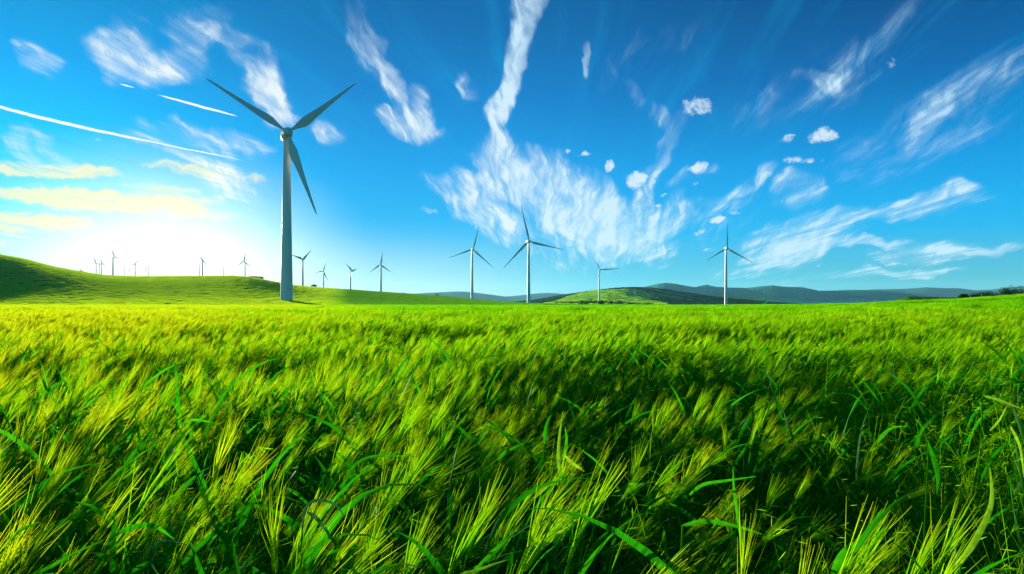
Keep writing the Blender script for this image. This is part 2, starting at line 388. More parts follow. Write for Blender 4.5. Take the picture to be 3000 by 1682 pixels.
green_hill = ridge('green_hill', [(1440,889),(1500,886),(1560,880),(1620,869),(1700,857),(1760,848.5),(1810,844),(1860,841.5),(1900,842.5),(1950,848),(2000,856),(2080,868),(2150,876),(2260,885),(2350,892)],
      1450, 2600, 3200, 420, 150, .02, [M_WOOD, M_FIELD, M_PASTURE, M_DRY], [(3, st1), (2, st2), (1, lf), (2, pas)], 5, 9.0)
st3 = [(2080,866),(2120,865),(2200,868),(2260,876),(2180,880),(2100,872)]
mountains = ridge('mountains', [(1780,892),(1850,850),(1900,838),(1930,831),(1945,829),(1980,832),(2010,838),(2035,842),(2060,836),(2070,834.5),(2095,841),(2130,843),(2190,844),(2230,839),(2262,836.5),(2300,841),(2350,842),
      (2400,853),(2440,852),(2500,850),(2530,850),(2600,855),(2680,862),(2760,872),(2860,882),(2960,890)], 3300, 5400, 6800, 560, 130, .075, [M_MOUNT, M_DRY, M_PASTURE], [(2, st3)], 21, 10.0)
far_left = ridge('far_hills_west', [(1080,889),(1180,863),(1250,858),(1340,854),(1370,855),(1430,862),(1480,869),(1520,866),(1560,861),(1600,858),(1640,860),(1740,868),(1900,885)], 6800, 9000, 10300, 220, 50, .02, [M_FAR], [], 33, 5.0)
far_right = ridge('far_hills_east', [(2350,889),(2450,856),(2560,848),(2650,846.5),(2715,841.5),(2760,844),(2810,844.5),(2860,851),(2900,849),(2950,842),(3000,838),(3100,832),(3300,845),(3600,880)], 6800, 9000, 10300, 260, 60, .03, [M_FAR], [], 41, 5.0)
def ground_at(x, y): return float(H(np.array([x]), np.array([y]))[0])
def surf_at(x, y):
    """height of whatever hill or ground is uppermost at x, y"""
    bpy.context.view_layer.update(); z = ground_at(x, y)
    for o in (green_hill,):
        ok, loc, *_ = o.ray_cast(Vector((x, y, 900)), Vector((0, 0, -1)))
        if ok: z = max(z, loc.z)
    return z

# ------------------------------------------------------------------ wind turbines
m = MT('turbine_paint')
g = m.n('ShaderNodeNewGeometry'); tcn = m.n('ShaderNodeTexCoord')
sm = m.n('ShaderNodeTexNoise', {0: m.n('ShaderNodeMapping', {0: tcn.outputs['Object'], 3: (1.2, 1.2, .10)}).outputs[0], 'Scale': 1.0, 'Detail': 5.0})
pc = m.ramp(sm.outputs[0], [(.3, (.74, .68, .56)), (.7, (.86, .79, .66))])
MAT_PAINT = m.surf(m.n('ShaderNodeBsdfPrincipled', {'Base Color': pc, 'Roughness': .42}).outputs[0])
m = MT('turbine_dark_metal'); MAT_DKM = m.surf(m.n('ShaderNodeBsdfPrincipled', {'Base Color': (.05, .05, .055, 1), 'Roughness': .5}).outputs[0])
def lathe(prof, seg=32, axis='z'):
    V = []; F = []
    for r, z in prof:
        for k in range(seg):
            a = 2 * math.pi * k / seg; V.append((r * math.cos(a), r * math.sin(a), z) if axis == 'z' else (r * math.cos(a), z, r * math.sin(a)))
    n = len(prof)
    for i in range(n - 1):
        for k in range(seg):
            k2 = (k + 1) % seg; F.append((i * seg + k, i * seg + k2, (i + 1) * seg + k2, (i + 1) * seg + k))
    F.append(tuple(range(seg - 1, -1, -1))); F.append(tuple((n - 1) * seg + k for k in range(seg)))
    return V, F
def unit_tower(rb, rt, seg):      # height 1 in z, radii in metres
    pr = [(rb * 1.04, 0.0), (rb * 1.04, .004), (rb, .0042)]
    for q in (1/3, 2/3):           # faint flange rings between the sections
        rr = rb + (rt - rb) * q; pr += [(rr, q - .0006), (rr * 1.012, q - .0005), (rr * 1.012, q + .0005), (rr, q + .0006)]
    pr += [(rt, .985), (rt * 1.05, .986), (rt * 1.05, 1.0)]
    return lathe(pr, seg)
def nacelle_mesh():               # axis along -y (front), length ~9 m, rounded box with a rear cooler
    V = []; F = []; st = [(4.9, .35, .9), (4.6, .75, 1.35), (3.8, .95, 1.75), (1.5, 1.0, 1.95), (-1.5, 1.0, 1.9), (-2.3, .88, 1.65), (-2.6, .6, 1.2)]
    seg = 20
    for y, k, hw in st:
        for q in range(seg):
            a = 2 * math.pi * q / seg; c, s = math.cos(a), math.sin(a)
            e = .62; V.append((math.copysign(abs(c) ** e, c) * hw, y, math.copysign(abs(s) ** e, s) * hw * 1.02 + .15))
    for i in range(len(st) - 1):
        for q in range(seg): q2 = (q + 1) % seg; F.append((i * seg + q, i * seg + q2, (i + 1) * seg + q2, (i + 1) * seg + q))
    F.append(tuple(range(seg - 1, -1, -1))[::-1]); F.append(tuple((len(st) - 1) * seg + q for q in range(seg))[::-1])
    return V, F
def blade_mesh(chord=.088):       # length 1 along +z, thin aerofoil, twisted
    V = []; F = []; seg = 14
    st = [(0.0, .030, 1.0, 0), (.03, .030, 1.0, 0), (.07, .042, .75, 18), (.12, .066, .42, 24), (.19, chord, .25, 20), (.26, chord * .97, .21, 16), (.36, chord * .76, .18, 11), (.5, chord * .56, .17, 7), (.65, chord * .41, .16, 4), (.8, chord * .28, .15, 2), (.92, chord * .20, .15, 0), (.98, chord * .10, .2, 0), (1.0, chord * .03, .3, 0)]
    for z, c, th, tw in st:
        for q in range(seg):
            a = 2 * math.pi * q / seg; x = math.cos(a) * c / 2; y = math.sin(a) * c / 2 * th * (1.0 if th > .9 else (.55 + .45 * math.cos(a)) * 1.2)
            if z > .06: x = x + c * .18 - .004
            t = R(tw + 6); V.append((x * math.cos(t) - y * math.sin(t), x * math.sin(t) + y * math.cos(t) - .035 * z * z, z))
    for i in range(len(st) - 1):
        for q in range(seg): q2 = (q + 1) % seg; F.append((i * seg + q, i * seg + q2, (i + 1) * seg + q2, (i + 1) * seg + q))
    F.append(tuple(range(seg - 1, -1, -1))); F.append(tuple((len(st) - 1) * seg + q for q in range(seg)))
    return V, F
ME_T_BIG = mesh_from('tower', *unit_tower(2.95, 1.62, 64), [MAT_PAINT], True)
ME_T = mesh_from('tower', *unit_tower(2.1, 1.25, 24), [MAT_PAINT], True)
ME_N = mesh_from('nacelle', *nacelle_mesh(), [MAT_PAINT], True)
ME_B_BIG = mesh_from('blade', *blade_mesh(.108), [MAT_PAINT], True)
ME_B = mesh_from('blade', *blade_mesh(.072), [MAT_PAINT], True)
ME_H = mesh_from('hub', *lathe([(.5, .9), (1.5, .85), (1.75, .2), (1.75, -.6), (1.5, -1.3), (1.0, -1.9), (.4, -2.25), (.05, -2.35)], 24, 'y'), [MAT_PAINT], True)
GRP = 'white wind turbines on the green hills'
def turbine(base, hub, tips, label, D=None, yaw=.2, big=False, nz=1.0):
    """base, hub, tips are photo positions; the rotor plane stands at depth D and each blade is aimed in that plane"""
    if D is None: D = 80.0 * FPX / (base[1] - hub[1])
    hx = (hub[0] - CXP) / FPX * D; hz = ap_z(hub[1], D)
    ax = Vector((math.sin(yaw), -math.cos(yaw), 0.0))                       # rotor axis, pointing out of the rotor's front
    hubp = Vector((hx, D, hz))
    over = 3.6 * nz
    tp = hubp - ax * over                                                    # tower axis behind the hub
    tx = (base[0] - CXP) / FPX * tp.y
    tx = max(min(tx, tp.x + 4.0), tp.x - 4.0) if not big else tp.x
    zb = surf_at(tx, tp.y) - .4
    root = bpy.data.objects.new('wind_turbine', None); link(root); root.location = (tx, tp.y, zb)
    root.empty_display_size = 5; tag(root, label, 'wind turbine', GRP)
    tw = add_obj('tower', ME_T_BIG if big else ME_T, root); th = hz - zb - 1.7 * nz; wk = .78 if nz < 1 else 1; tw.scale = (wk, wk, th)
    if abs(tx - tp.x) > .01: pass
    nc = add_obj('nacelle', ME_N, root); nc.location = (tp.x - tx, 0, hz - zb); nc.rotation_euler = (0, 0, yaw); nc.scale = (nz, nz, nz)
    hb = add_obj('hub', ME_H, root); hb.location = hubp - root.location; hb.rotation_euler = (0, 0, yaw); hb.scale = (nz, nz, nz)
    if big:
        me = mesh_from('anemometer', *lathe([(.06, 0), (.06, 1.3), (.22, 1.32), (.22, 1.45), (.05, 1.5)], 10), [MAT_DKM])
        an = add_obj('anemometer', me, nc); an.location = (.5, 4.2, 1.7)
    for (bx_, by_) in tips:
        ray = Vector(((bx_ - CXP) / FPX, 1, (HOR - by_) / FPX)); o0 = Vector((0, 0, EYE))
        k = (hubp - o0).dot(ax) / ray.dot(ax); tip = o0 + ray * k
        v = tip - hubp; Lb = v.length; v.normalize()
        if Lb > 64: Lb = 64
        side = v.cross(ax)
        mtx = Matrix((side, -ax, v)).transposed()                            # columns: chord, thickness, span
        if mtx.determinant() < 0: mtx = Matrix((-side, -ax, v)).transposed()
        b = add_obj('blade', ME_B_BIG if big else ME_B, root); b.location = hubp - root.location + v * (.9 * nz)
        b.rotation_mode = 'QUATERNION'; b.rotation_quaternion = mtx.to_quaternion(); kb = 1.0 if nz >= 1 else 1.9; b.scale = (Lb * kb, Lb * kb, Lb - .9 * nz)
    return root
turbine((833,873),(843,388),[(604,232),(1042,246),(926,630)], 'large foreground wind turbine with a thick tower, towering over the left of the barley field', 332, .42, True, 1.35)
TB = [
 ((887,839),(886,760),[(852,745),(915,732),(889,806)], 'wind turbine just right of the large tower, two blades raised in a V'),
 ((948,847),(947,794.5),[(955,767),(922,799),(961.6,825)], 'small wind turbine right beside the round dark bush on the hill'),
 ((1026.5,850.7),(1029.6,793.6),[(1014.7,771),(1049.5,788),(1030.4,826.7)], 'small wind turbine with one hanging blade, beside two tiny shrubs'),
 ((1116,861.5),(1115,775.7),[(1121.5,738.4),(1083,797.7),(1146.5,797.7)], 'wind turbine at the foot of the left slope, left of the small tree row'),
 ((1383,890.5),(1386,730.3),[(1402.8,664.5),(1314.4,756),(1445.5,785)], 'tall wind turbine in front of hazy blue hills, left of a slightly taller one'),
 ((1549,897),(1550,706.8),[(1525.4,600),(1650.5,732.4),(1473.3,785.8)], 'tallest wind turbine in the middle, one blade pointing almost straight up'),
 ((1755,884),(1759,790),[(1738,756.3),(1821.3,786.7),(1747.8,832)], 'wind turbine standing on the light green patchwork hill'),
 ((2127,900),(2130.5,727.3),[(2131.7,652.6),(2068,764.5),(2203.9,770)], 'wind turbine farthest to the right, before the dark blue-green mountains'),
 ((718,810.6),(714,765.7),[(720.6,737.4),(694.6,781.6),(737.3,783)], 'small wind turbine rising from the shrubs on top of the left hill'),
 ((655.3,811.5),(655.3,782.5),[(649,783.5),(658.5,778),(658,789)], 'tiny pale wind turbine alone on the crest, left of the hilltop shrubs'),
 ((593.5,811.5),(590,758),[(576.5,754.8),(609,780),(588,738)], 'thin wind turbine right of the sun glare, its long blade sloping down right'),
 ((585,811.5),(585,776.6),[(589,770),(582,772),(584,786)], 'faint short wind turbine close beside the thin one, right of the sun glare'),
 ((434.8,812),(436,782),[(437,766),(443,790),(427,789)], 'faint wind turbine nearest to the left edge of the sun glare'),
 ((428,812),(427,786),[(420.5,776),(436,782),(426,799)], 'faint wind turbine second from the left edge of the sun glare'),
 ((395.9,812),(396,771),[(411,758),(382,786),(402,784)], 'thin wind turbine on the crest with one long diagonal line of blades'),
 ((378.5,812),(378.3,788.4),[(366,788),(384,779),(383,798)], 'short wind turbine between a thin diagonal one and a faint post-like one'),
 ((365,812),(365,788.6),[(363,778),(373,793),(357,794)], 'short faint wind turbine, first to the right of the clear one standing alone'),
 ((331,811),(335,752),[(324.8,726.3),(357,760),(328.6,764)], 'clear thin wind turbine standing alone, tallest of those left of the sun glare'),
 ((297,808),(297,772),[(293.4,749.7),(312.8,776.8),(290,785)], 'rightmost wind turbine of the tight cluster of four near the left end of the crest'),
 ((290.7,806),(290.5,774),[(300,777),(284,777),(291,762)], 'palest wind turbine inside the tight cluster of four on the left crest'),
 ((281.6,805.6),(279.5,771),[(275,747.8),(267.5,780.5),(293,774)], 'second wind turbine from the left in the tight cluster on the left crest'),
 ((266.3,803),(266.3,781),[(261,782.5),(270,776),(268,789)], 'leftmost and shortest wind turbine of the cluster at the left end of the crest')]
yaws = [-.5, .5, -.9, .1, .12, .25, -.2, .02, -.3, .5, .9, .3, .3, .4, .6, .4, .2, .6, -.4, .1, -.2, .4]
for (b, h, t, lab), yw in zip(TB, yaws):
    D = 80.0 * FPX / (b[1] - h[1])
    k = 1.0
    if D > 1800: D *= .55; k = .55                    # a smaller, older kind of turbine on the ridge
    turbine(b, h, t, lab, D, yw, False, k)

# ------------------------------------------------------------------ foliage of bushes and trees
def leaf_mat(name, c0, c1, trans=.35):
    m = MT(name); oi = m.n('ShaderNodeObjectInfo'); g = m.n('ShaderNodeNewGeometry')
    a = m.n('ShaderNodeTexNoise', {0: g.outputs['Position'], 'Scale': .9, 'Detail': 3.0})
    c = m.ramp(a.outputs[0], [(.35, c0), (.65, c1)])
    d = m.n('ShaderNodeBsdfDiffuse', {0: c}); t = m.n('ShaderNodeBsdfTranslucent', {0: c})
    return m.surf(m.n('ShaderNodeMixShader', {0: trans, 1: d.outputs[0], 2: t.outputs[0]}).outputs[0])
M_BUSH = leaf_mat('bush_leaves', (.015, .05, .012), (.05, .12, .02))
M_BUSHL = leaf_mat('light_bush_leaves', (.06, .16, .02), (.12, .26, .03))
m = MT('bark'); M_BARK = m.surf(m.n('ShaderNodeBsdfDiffuse', {0: (.06, .04, .025, 1)}).outputs[0])
def crown_mesh(rng, w, d, h, n, leaf, lumps=9, z0=.12):
    """leaf-sized faces through several lobes; base at z = z0*h"""
    P = []
    lob = [(rng.uniform(-.32, .32) * w, rng.uniform(-.32, .32) * d, h * rng.uniform(.38, .72), rng.uniform(.2, .34)) for _ in range(lumps)]
    for i in range(n):
        lx, ly, lz, lr = lob[rng.integers(lumps)]
        v = rng.normal(size=3); v /= np.linalg.norm(v); r = rng.uniform(.45, 1) ** .5
        p = np.array([lx + v[0] * lr * w * r, ly + v[1] * lr * d * r, lz + v[2] * lr * h * 1.15 * r])
        if p[2] < z0 * h or p[2] > h: continue
        P.append(p)
    P = np.array(P); k = len(P)
    a = rng.normal(size=(k, 3)); a /= np.linalg.norm(a, axis=1)[:, None]; b = np.cross(a, rng.normal(size=(k, 3))); b /= np.linalg.norm(b, axis=1)[:, None]
    s = leaf * rng.uniform(.6, 1.3, (k, 1))
    V = np.stack([P - a * s, P + b * s * .6, P + a * s, P - b * s * .6], 1).reshape(-1, 3)
    return V, np.arange(k * 4).reshape(-1, 4)
rngb = np.random.default_rng(5)
def shrub(name, cat, label, px, ytop, Y, wpx, mat=None, n=500, group=None, trunk=True, base_y=None, depth=None):
    x = (px - CXP) / FPX * Y; z = surf_at(x, Y) - .1; h = max(ap_z(ytop, Y) - z, 1.2); w = wpx / FPX * Y
    dp = depth or w * .8
    root = bpy.data.objects.new(name, None); link(root); root.location = (x, Y, z); tag(root, label, cat, group)
    V, F = crown_mesh(rngb, w, dp, h, n, max(.10 * min(w, h), .12))
    add_obj('crown', mesh_from('crown', V, F, [mat or M_BUSH]), root)
    V, F = lathe([(.045 * h + .05, -.3), (.035 * h + .04, .2 * h), (.015 * h, .65 * h)], 8)
    add_obj('trunk', mesh_from('trunk', V, F, [M_BARK]), root)
    return root
shrub('bush', 'bush', 'round dark green bush between the two turbines nearest the large tower on its right', 920, 833, 735, 19, n=900)
shrub('shrub', 'shrub', 'tiny dark shrub on the slope, left one of a pair beside the side-on turbine', 993, 845.5, 760, 7, n=120)
shrub('shrub', 'shrub', 'tiny dark shrub on the slope, right one of a pair beside the side-on turbine', 1013, 848, 770, 5, n=100)
shrub('tree', 'tree', 'dark square-crowned tree, leftmost of the small row at the foot of the slope', 1182, 857, 860, 17, n=420)
shrub('tree', 'tree', 'low wide tree, second of the small row at the foot of the slope', 1216, 861, 865, 18, n=420)
shrub('shrub', 'shrub', 'tiny shrub third in the small row, between two wider trees', 1238, 865, 870, 6, n=100)
shrub('tree', 'tree', 'flat-topped small tree fourth in the row, in front of the blue hills', 1256, 863.5, 880, 13, n=300)
shrub('tree', 'tree', 'taller round tree fifth in the row, left of the twin small trees', 1283, 861, 890, 13, n=350)
shrub('tree', 'tree', 'small twin-crowned tree sixth in the row in front of the blue hills', 1307, 866, 895, 9, n=220)
shrub('shrub', 'shrub', 'small shrub touching the twin-crowned tree on its right', 1316, 868, 895, 6, n=120)
shrub('shrub', 'shrub', 'dark shrub left one of the last pair of the row', 1333, 869.5, 900, 8, n=160)
shrub('shrub', 'shrub', 'low shrub at the right end of the row, near the tall turbine', 1341, 872, 905, 6, n=120)
shrub('shrub_patch', 'shrubs', 'dark green shrub patch covering the hilltop under the small turbine', 738, 809, 705, 60, n=2200, depth=24)
shrub('tree', 'tree', 'wind-bent green tree at the right end of the hilltop shrub patch', 764, 811, 712, 13, n=500)
shrub('shrub', 'shrub', 'low pale green shrub high on the far left slope, on the skyline', 165, 782, 620, 16, M_BUSHL, 300)
shrub('shrub', 'shrub', 'small low shrub on the skyline between the far left shrub and the upright one', 214, 793, 625, 13, M_BUSHL, 250)
shrub('tree', 'tree', 'upright light green little tree on the left skyline, left of the turbine cluster', 236, 788.5, 630, 6, M_BUSHL, 260)
shrub('shrub', 'shrub', 'round light green shrub right against the upright little tree on the left skyline', 243, 793, 632, 9, M_BUSHL, 220)
# right edge: dark bush and hedge
shrub('bush', 'bush', 'dark round bush standing alone at the left end of the hedge on the right', 2820, 862, 190, 31, n=1800)
hd = bpy.data.objects.new('hedge', None); link(hd); hd.location = (130, 210, 2); tag(hd, 'long dark green hedge climbing the field edge at the far right', 'hedge')
VV = []; 
hp = [(2855,859,188),(2880,860,190),(2905,857,192),(2930,852,195),(2955,847,198),(2980,842,201),(3005,840,204),(3035,838,206),(3070,834,208),(3110,830,210)]
for q, (px, yt, Y) in enumerate(hp):
    x = (px - CXP) / FPX * Y; z = ground_at(x, Y) - .2; h = ap_z(yt, Y) - z
    V, F = crown_mesh(rngb, 4.4, 3.2, h * 1.12, 1700, .16, 12, .0)
    VV.append(V + np.array([x, Y, z]) - np.array(hd.location))
V = np.concatenate(VV); add_obj('crown', mesh_from('crown', V, np.arange(len(V)).reshape(-1, 4), [M_BUSH]), hd)
for q, (px, yt, Y) in enumerate(hp):
    x = (px - CXP) / FPX * Y; z = ground_at(x, Y) - .2
    st_ = add_obj('trunk', mesh_from('trunk', *lathe([(.10, -.2), (.07, .8), (.03, 1.6)], 7), [M_BARK]), hd); st_.location = Vector((x, Y, z)) - hd.location
X_, Y_ = (1183 - CXP) / FPX * 44.0, 44.0
pst = bpy.data.objects.new('post', None); link(pst); pst.location = (X_, Y_, 0); tag(pst, 'thin dark post standing alone in the barley near the far edge', 'post')
add_obj('shaft', mesh_from('shaft', *lathe([(.028, -.3), (.026, 1.24), (.012, 1.27)], 8), [M_BARK]), pst)
# dark line of bushes below the green hill
for q in range(17):
    px = 1632 + q * 17.3 + rngb.uniform(-4, 4); yt = 883 - 4 * math.exp(-((px - 1760) / 45) ** 2) - 2.0 * math.exp(-((px - 1690) / 20) ** 2) + rngb.uniform(-.8, .8)
    if px > 1850: yt = 886.5 + rngb.uniform(-.6, .6)
    shrub('bush', 'bush', 'one dark bush of the long unbroken row below the light green hill', px, yt, 900 + rngb.uniform(-15, 15), 25, n=380, group='dark bushes in the row below the green hill')
for (px, yt, w, lab) in [(1815,860,20,'dark copse left of two on the upper part of the light green hill'),(1832,856.5,9,'small dark copse highest on the light green hill'),(1786,871,8,'round dark copse alone low on the light green hill'),(1876,866.5,19,'dark copse at the right edge of the light green hill'),(1690,871,9,'tiny copse on the left flank of the light green hill')]:
    Y = {1815: 2150., 1832: 2300., 1786: 1900., 1876: 2050., 1690: 2000.}[px]
    x = (px - CXP) / FPX * Y; z = surf_at(x, Y)
    yy = HOR - (z - EYE) / Y * FPX
    shrub('copse', 'copse', lab, px, yy - 4.2, Y, w, n=350)

# ------------------------------------------------------------------ barley
def plant_mat(name, c_lo, c_hi, c_alt, trans, rough=.45, spec=.3, tip=None):
    """leaf-like: part diffuse, part translucent, a little gloss; colour varies from plant to plant"""
    m = MT(name); oi = m.n('ShaderNodeObjectInfo'); g = m.n('ShaderNodeNewGeometry')
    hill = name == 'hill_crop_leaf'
    big = m.n('ShaderNodeTexNoise', {0: m.n('ShaderNodeMapping', {0: oi.outputs['Location'], 2: (0, 0, .3 if hill else 0), 3: (.003, .013, .0) if hill else (.10, .045, .1)}).outputs[0], 'Scale': 1.0, 'Detail': 3.0})  # on the hill crop, shade is painted as stretched dark and bright bands
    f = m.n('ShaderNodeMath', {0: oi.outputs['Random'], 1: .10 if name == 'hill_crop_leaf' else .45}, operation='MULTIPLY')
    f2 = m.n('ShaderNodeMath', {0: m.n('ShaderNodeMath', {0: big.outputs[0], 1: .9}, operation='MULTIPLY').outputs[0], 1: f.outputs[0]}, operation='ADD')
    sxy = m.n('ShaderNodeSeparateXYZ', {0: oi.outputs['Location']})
    sun_tint = m.n('ShaderNodeMapRange', {0: m.n('ShaderNodeMath', {0: sxy.outputs[0], 1: m.n('ShaderNodeMath', {0: sxy.outputs[1], 1: .25}, operation='MULTIPLY').outputs[0]}, operation='ADD').outputs[0], 1: 5.0, 2: -9.0, 3: -.20, 4: .34})   # sun's golden light painted in: yellower to the left, greener to the right
    f2 = m.n('ShaderNodeMath', {0: f2.outputs[0], 1: sun_tint.outputs[0]}, operation='ADD')
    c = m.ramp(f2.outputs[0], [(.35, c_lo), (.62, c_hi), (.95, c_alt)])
    if tip:
        at = m.n('ShaderNodeAttribute', attribute_name='tip')
        c = m.n('ShaderNodeMix', {0: at.outputs['Fac'], 6: c, 7: (*tip, 1)}, data_type='RGBA').outputs[2]
    p = m.n('ShaderNodeBsdfPrincipled', {'Base Color': c, 'Roughness': .65, 'Specular IOR Level': .05}) if name == 'barley_leaf' else m.n('ShaderNodeBsdfDiffuse', {0: c})
    tcol = m.n('ShaderNodeMix', {0: 1.0, 6: c, 7: (1.0, 1.0, .55, 1)}, data_type='RGBA', blend_type='MULTIPLY').outputs[2]
    tcol = m.n('ShaderNodeVectorMath', {0: tcol, 3: 1.35}, operation='SCALE').outputs[0]
    t = m.n('ShaderNodeBsdfTranslucent', {0: tcol})
    if 'blade' in name:      # veins along the blade and a mottled surface
        tx = m.n('ShaderNodeTexNoise', {0: m.n('ShaderNodeTexCoord').outputs['Object'], 'Scale': 55.0, 'Detail': 4.0, 'Roughness': .7})
        k = m.n('ShaderNodeMapRange', {0: tx.outputs[0], 1: .3, 2: .7, 3: .55, 4: 1.2}).outputs[0]
        for sock in (p.inputs[0], t.inputs[0]):
            src = sock.links[0].from_socket; v = m.n('ShaderNodeVectorMath', {0: src, 3: k}, operation='SCALE'); m.t.links.new(v.outputs[0], sock)
    return m.surf(m.n('ShaderNodeMixShader', {0: trans, 1: p.outputs[0], 2: t.outputs[0]}).outputs[0])
M_LEAF = plant_mat('barley_leaf', (.008, .15, .004), (.016, .23, .004), (.04, .30, .005), .5, .4, .25)
M_STEM = plant_mat('barley_stem', (.04, .24, .004), (.07, .32, .004), (.12, .36, .006), .4, .5, .15)
M_EAR = plant_mat('barley_ear', (.10, .38, .003), (.18, .46, .003), (.38, .50, .006), .5, .5, .12)
M_AWN = plant_mat('barley_awn', (.11, .40, .003), (.20, .50, .003), (.46, .55, .006), .55, .5, .12, tip=(.55, .38, .02))
CROPM = [M_LEAF, M_STEM, M_EAR, M_AWN]

class PB:
    def __init__(s): s.V = []; s.F = []; s.MI = []; s.T = []
    def strip(s, pts, wid, nrm, mi, fold=0.0, tips=None):
        """ribbon along pts; wid per point; nrm = direction the flat faces"""
        pts = [Vector(p) for p in pts]; b = len(s.V); n = len(pts); k = 3 if fold else 2
        for i, p in enumerate(pts):
            t = (pts[min(i + 1, n - 1)] - pts[max(i - 1, 0)]); side = t.cross(Vector(nrm))
            if side.length < 1e-6: side = Vector((1, 0, 0))
            side.normalize(); up = side.cross(t).normalized(); w = wid[i] / 2
            s.V.append(p - side * w); tv = tips[i] if tips else 0.0; s.T.append(tv)
            if fold: s.V.append(p - up * (w * fold)); s.T.append(tv)
            s.V.append(p + side * w); s.T.append(tv)
        for i in range(n - 1):
            for j in range(k - 1):
                s.F.append((b + i * k + j, b + i * k + j + 1, b + (i + 1) * k + j + 1, b + (i + 1) * k + j)); s.MI.append(mi)
    def tube(s, pts, rad, mi, seg=3):
        pts = [Vector(p) for p in pts]; b = len(s.V); n = len(pts)
        for i, p in enumerate(pts):
            t = (pts[min(i + 1, n - 1)] - pts[max(i - 1, 0)]).normalized(); a = t.cross(Vector((.3, 1, .1))).normalized(); c = t.cross(a)
            for q in range(seg):
                th = 2 * math.pi * q / seg; s.V.append(p + (a * math.cos(th) + c * math.sin(th)) * rad[i]); s.T.append(0.0)
        for i in range(n - 1):
            for q in range(seg): q2 = (q + 1) % seg; s.F.append((b + i * seg + q, b + i * seg + q2, b + (i + 1) * seg + q2, b + (i + 1) * seg + q)); s.MI.append(mi)
    def mesh(s, name):
        me = bpy.data.meshes.new(name); me.from_pydata([tuple(v) for v in s.V], [], s.F); me.update()
        for m in CROPM: me.materials.append(m)
        me.polygons.foreach_set('material_index', s.MI); me.polygons.foreach_set('use_smooth', [True] * len(s.F))
        at = me.attributes.new('tip', 'FLOAT', 'POINT'); at.data.foreach_set('value', s.T)
        return me
rg = random.Random(11)
def curve_pts(p0, ang0, ang1, azm, length, n, wob=0.0):
    """points of a stalk whose angle from the vertical goes ang0 -> ang1 while leaning to azimuth azm"""
    pts = [Vector(p0)]; p = Vector(p0)
    for i in range(n):
        t = (i + .5) / n; a = ang0 + (ang1 - ang0) * t ** 1.6; z = azm + wob * t
        p = p + Vector((math.sin(a) * math.cos(z), math.sin(a) * math.sin(z), math.cos(a))) * (length / n); pts.append(p.copy())
    return pts
def leaf(pb, p0, azm, ln, w, up0=.5, droop=1.8, nseg=8, tw=0.0):
    pts = [Vector(p0)]; p = Vector(p0)
    for i in range(nseg):
        a = up0 + droop * ((i + .5) / nseg) ** 1.7; z = azm + tw * i / nseg
        p = p + Vector((math.sin(a) * math.cos(z), math.sin(a) * math.sin(z), math.cos(a))) * (ln / nseg); pts.append(p.copy())
    wd = [w * (.55 + .45 * min(1, i / 1.5)) * (1 - (i / nseg) ** 2.2) + .0006 for i in range(nseg + 1)]
    pb.strip(pts, wd, (math.cos(azm + 1.2 * tw), math.sin(azm + 1.2 * tw), .9), 0, .28)
def barley(pb, x, y, h, lean, azm, q=1.0, ear=True, awns=22, awn_w=.0013, leaves=3, ear_l=.085, awn_l=.15, lw=.013, stem_w=.0019, nst=9, leaf_l=1.0):
    n = nst; st = curve_pts((x, y, 0), .04, lean, azm, h, n, rg.uniform(-.25, .25))
    pb.tube(st, [stem_w * (1.1 - .4 * i / n) for i in range(n + 1)], 1)
    for k in range(leaves):
        i = int(n * (.30 + .62 * k / max(1, leaves - 1) + rg.uniform(-.06, .06))) if leaves > 1 else n // 2
        leaf(pb, st[min(i, n)], rg.uniform(-math.pi, math.pi) * .75 + azm * .5, rg.uniform(.20, .36) * leaf_l, lw * rg.uniform(.7, 1.25), rg.uniform(.15, .6), rg.uniform(.7, 2.3), max(4, int(8 * q)), rg.uniform(-.8, .8))
    if not ear: return
    a0 = lean + .12; a1 = lean + rg.uniform(.25, .6)
    e = curve_pts(st[-1], a0, a1, azm, ear_l, 8)
    ax = (e[-1] - e[0]).normalized(); s1 = ax.cross(Vector((rg.uniform(-1, 1), rg.uniform(-1, 1), rg.uniform(-.2, 1)))).normalized(); s2 = ax.cross(s1)
    if q > .8:
        ng = 11
        for k in range(ng):
            c = e[0].lerp(e[-1], (k + .5) / ng); r = .0042 * math.sin(math.pi * (.18 + .74 * k / ng)) + .0008
            for sd_ in (-1, 1):
                g0 = c + s1 * sd_ * .0032; b = len(pb.V); d1 = (ax * 1.0 + s1 * sd_ * .35).normalized()
                for pp in (g0 - d1 * .006, g0 + s1 * sd_ * r * .8, g0 + s2 * r * .8, g0 - s1 * sd_ * r * .5, g0 - s2 * r * .8, g0 + d1 * .0085): pb.V.append(pp); pb.T.append(0)
                for f in ((0,1,2),(0,2,3),(0,3,4),(0,4,1),(5,2,1),(5,3,2),(5,4,3),(5,1,4)): pb.F.append(tuple(b + i for i in f)); pb.MI.append(2)
    else:
        pb.tube([e[0], e[2], e[5], e[-1]], [.001, .0045 * max(1, awn_w / .002), .0045 * max(1, awn_w / .002), .0012], 2, 3)
    for k in range(awns):
        t = (k + .5) / awns; c = e[0].lerp(e[-1], t * .95)
        sp = rg.gauss(0, .11) + (.10 if k % 2 else -.10); sp2 = rg.gauss(0, .09)
        d = (ax + s1 * sp + s2 * sp2).normalized(); l = awn_l * rg.uniform(.75, 1.2) * (1.05 - .25 * t)
        bend = Vector((.10, .0, -.02)) * rg.uniform(-.2, 1.0) * l
        pts = [c, c + d * l * .5 + bend * .15, c + d * l + bend]
        tv = max(0.0, rg.uniform(-.5, .75)); pb.strip(pts, [awn_w * 1.3, awn_w, awn_w * .3], (rg.uniform(-1, 1), -1, rg.uniform(-.5, 1)), 3, 0, [0, tv * .3, tv])
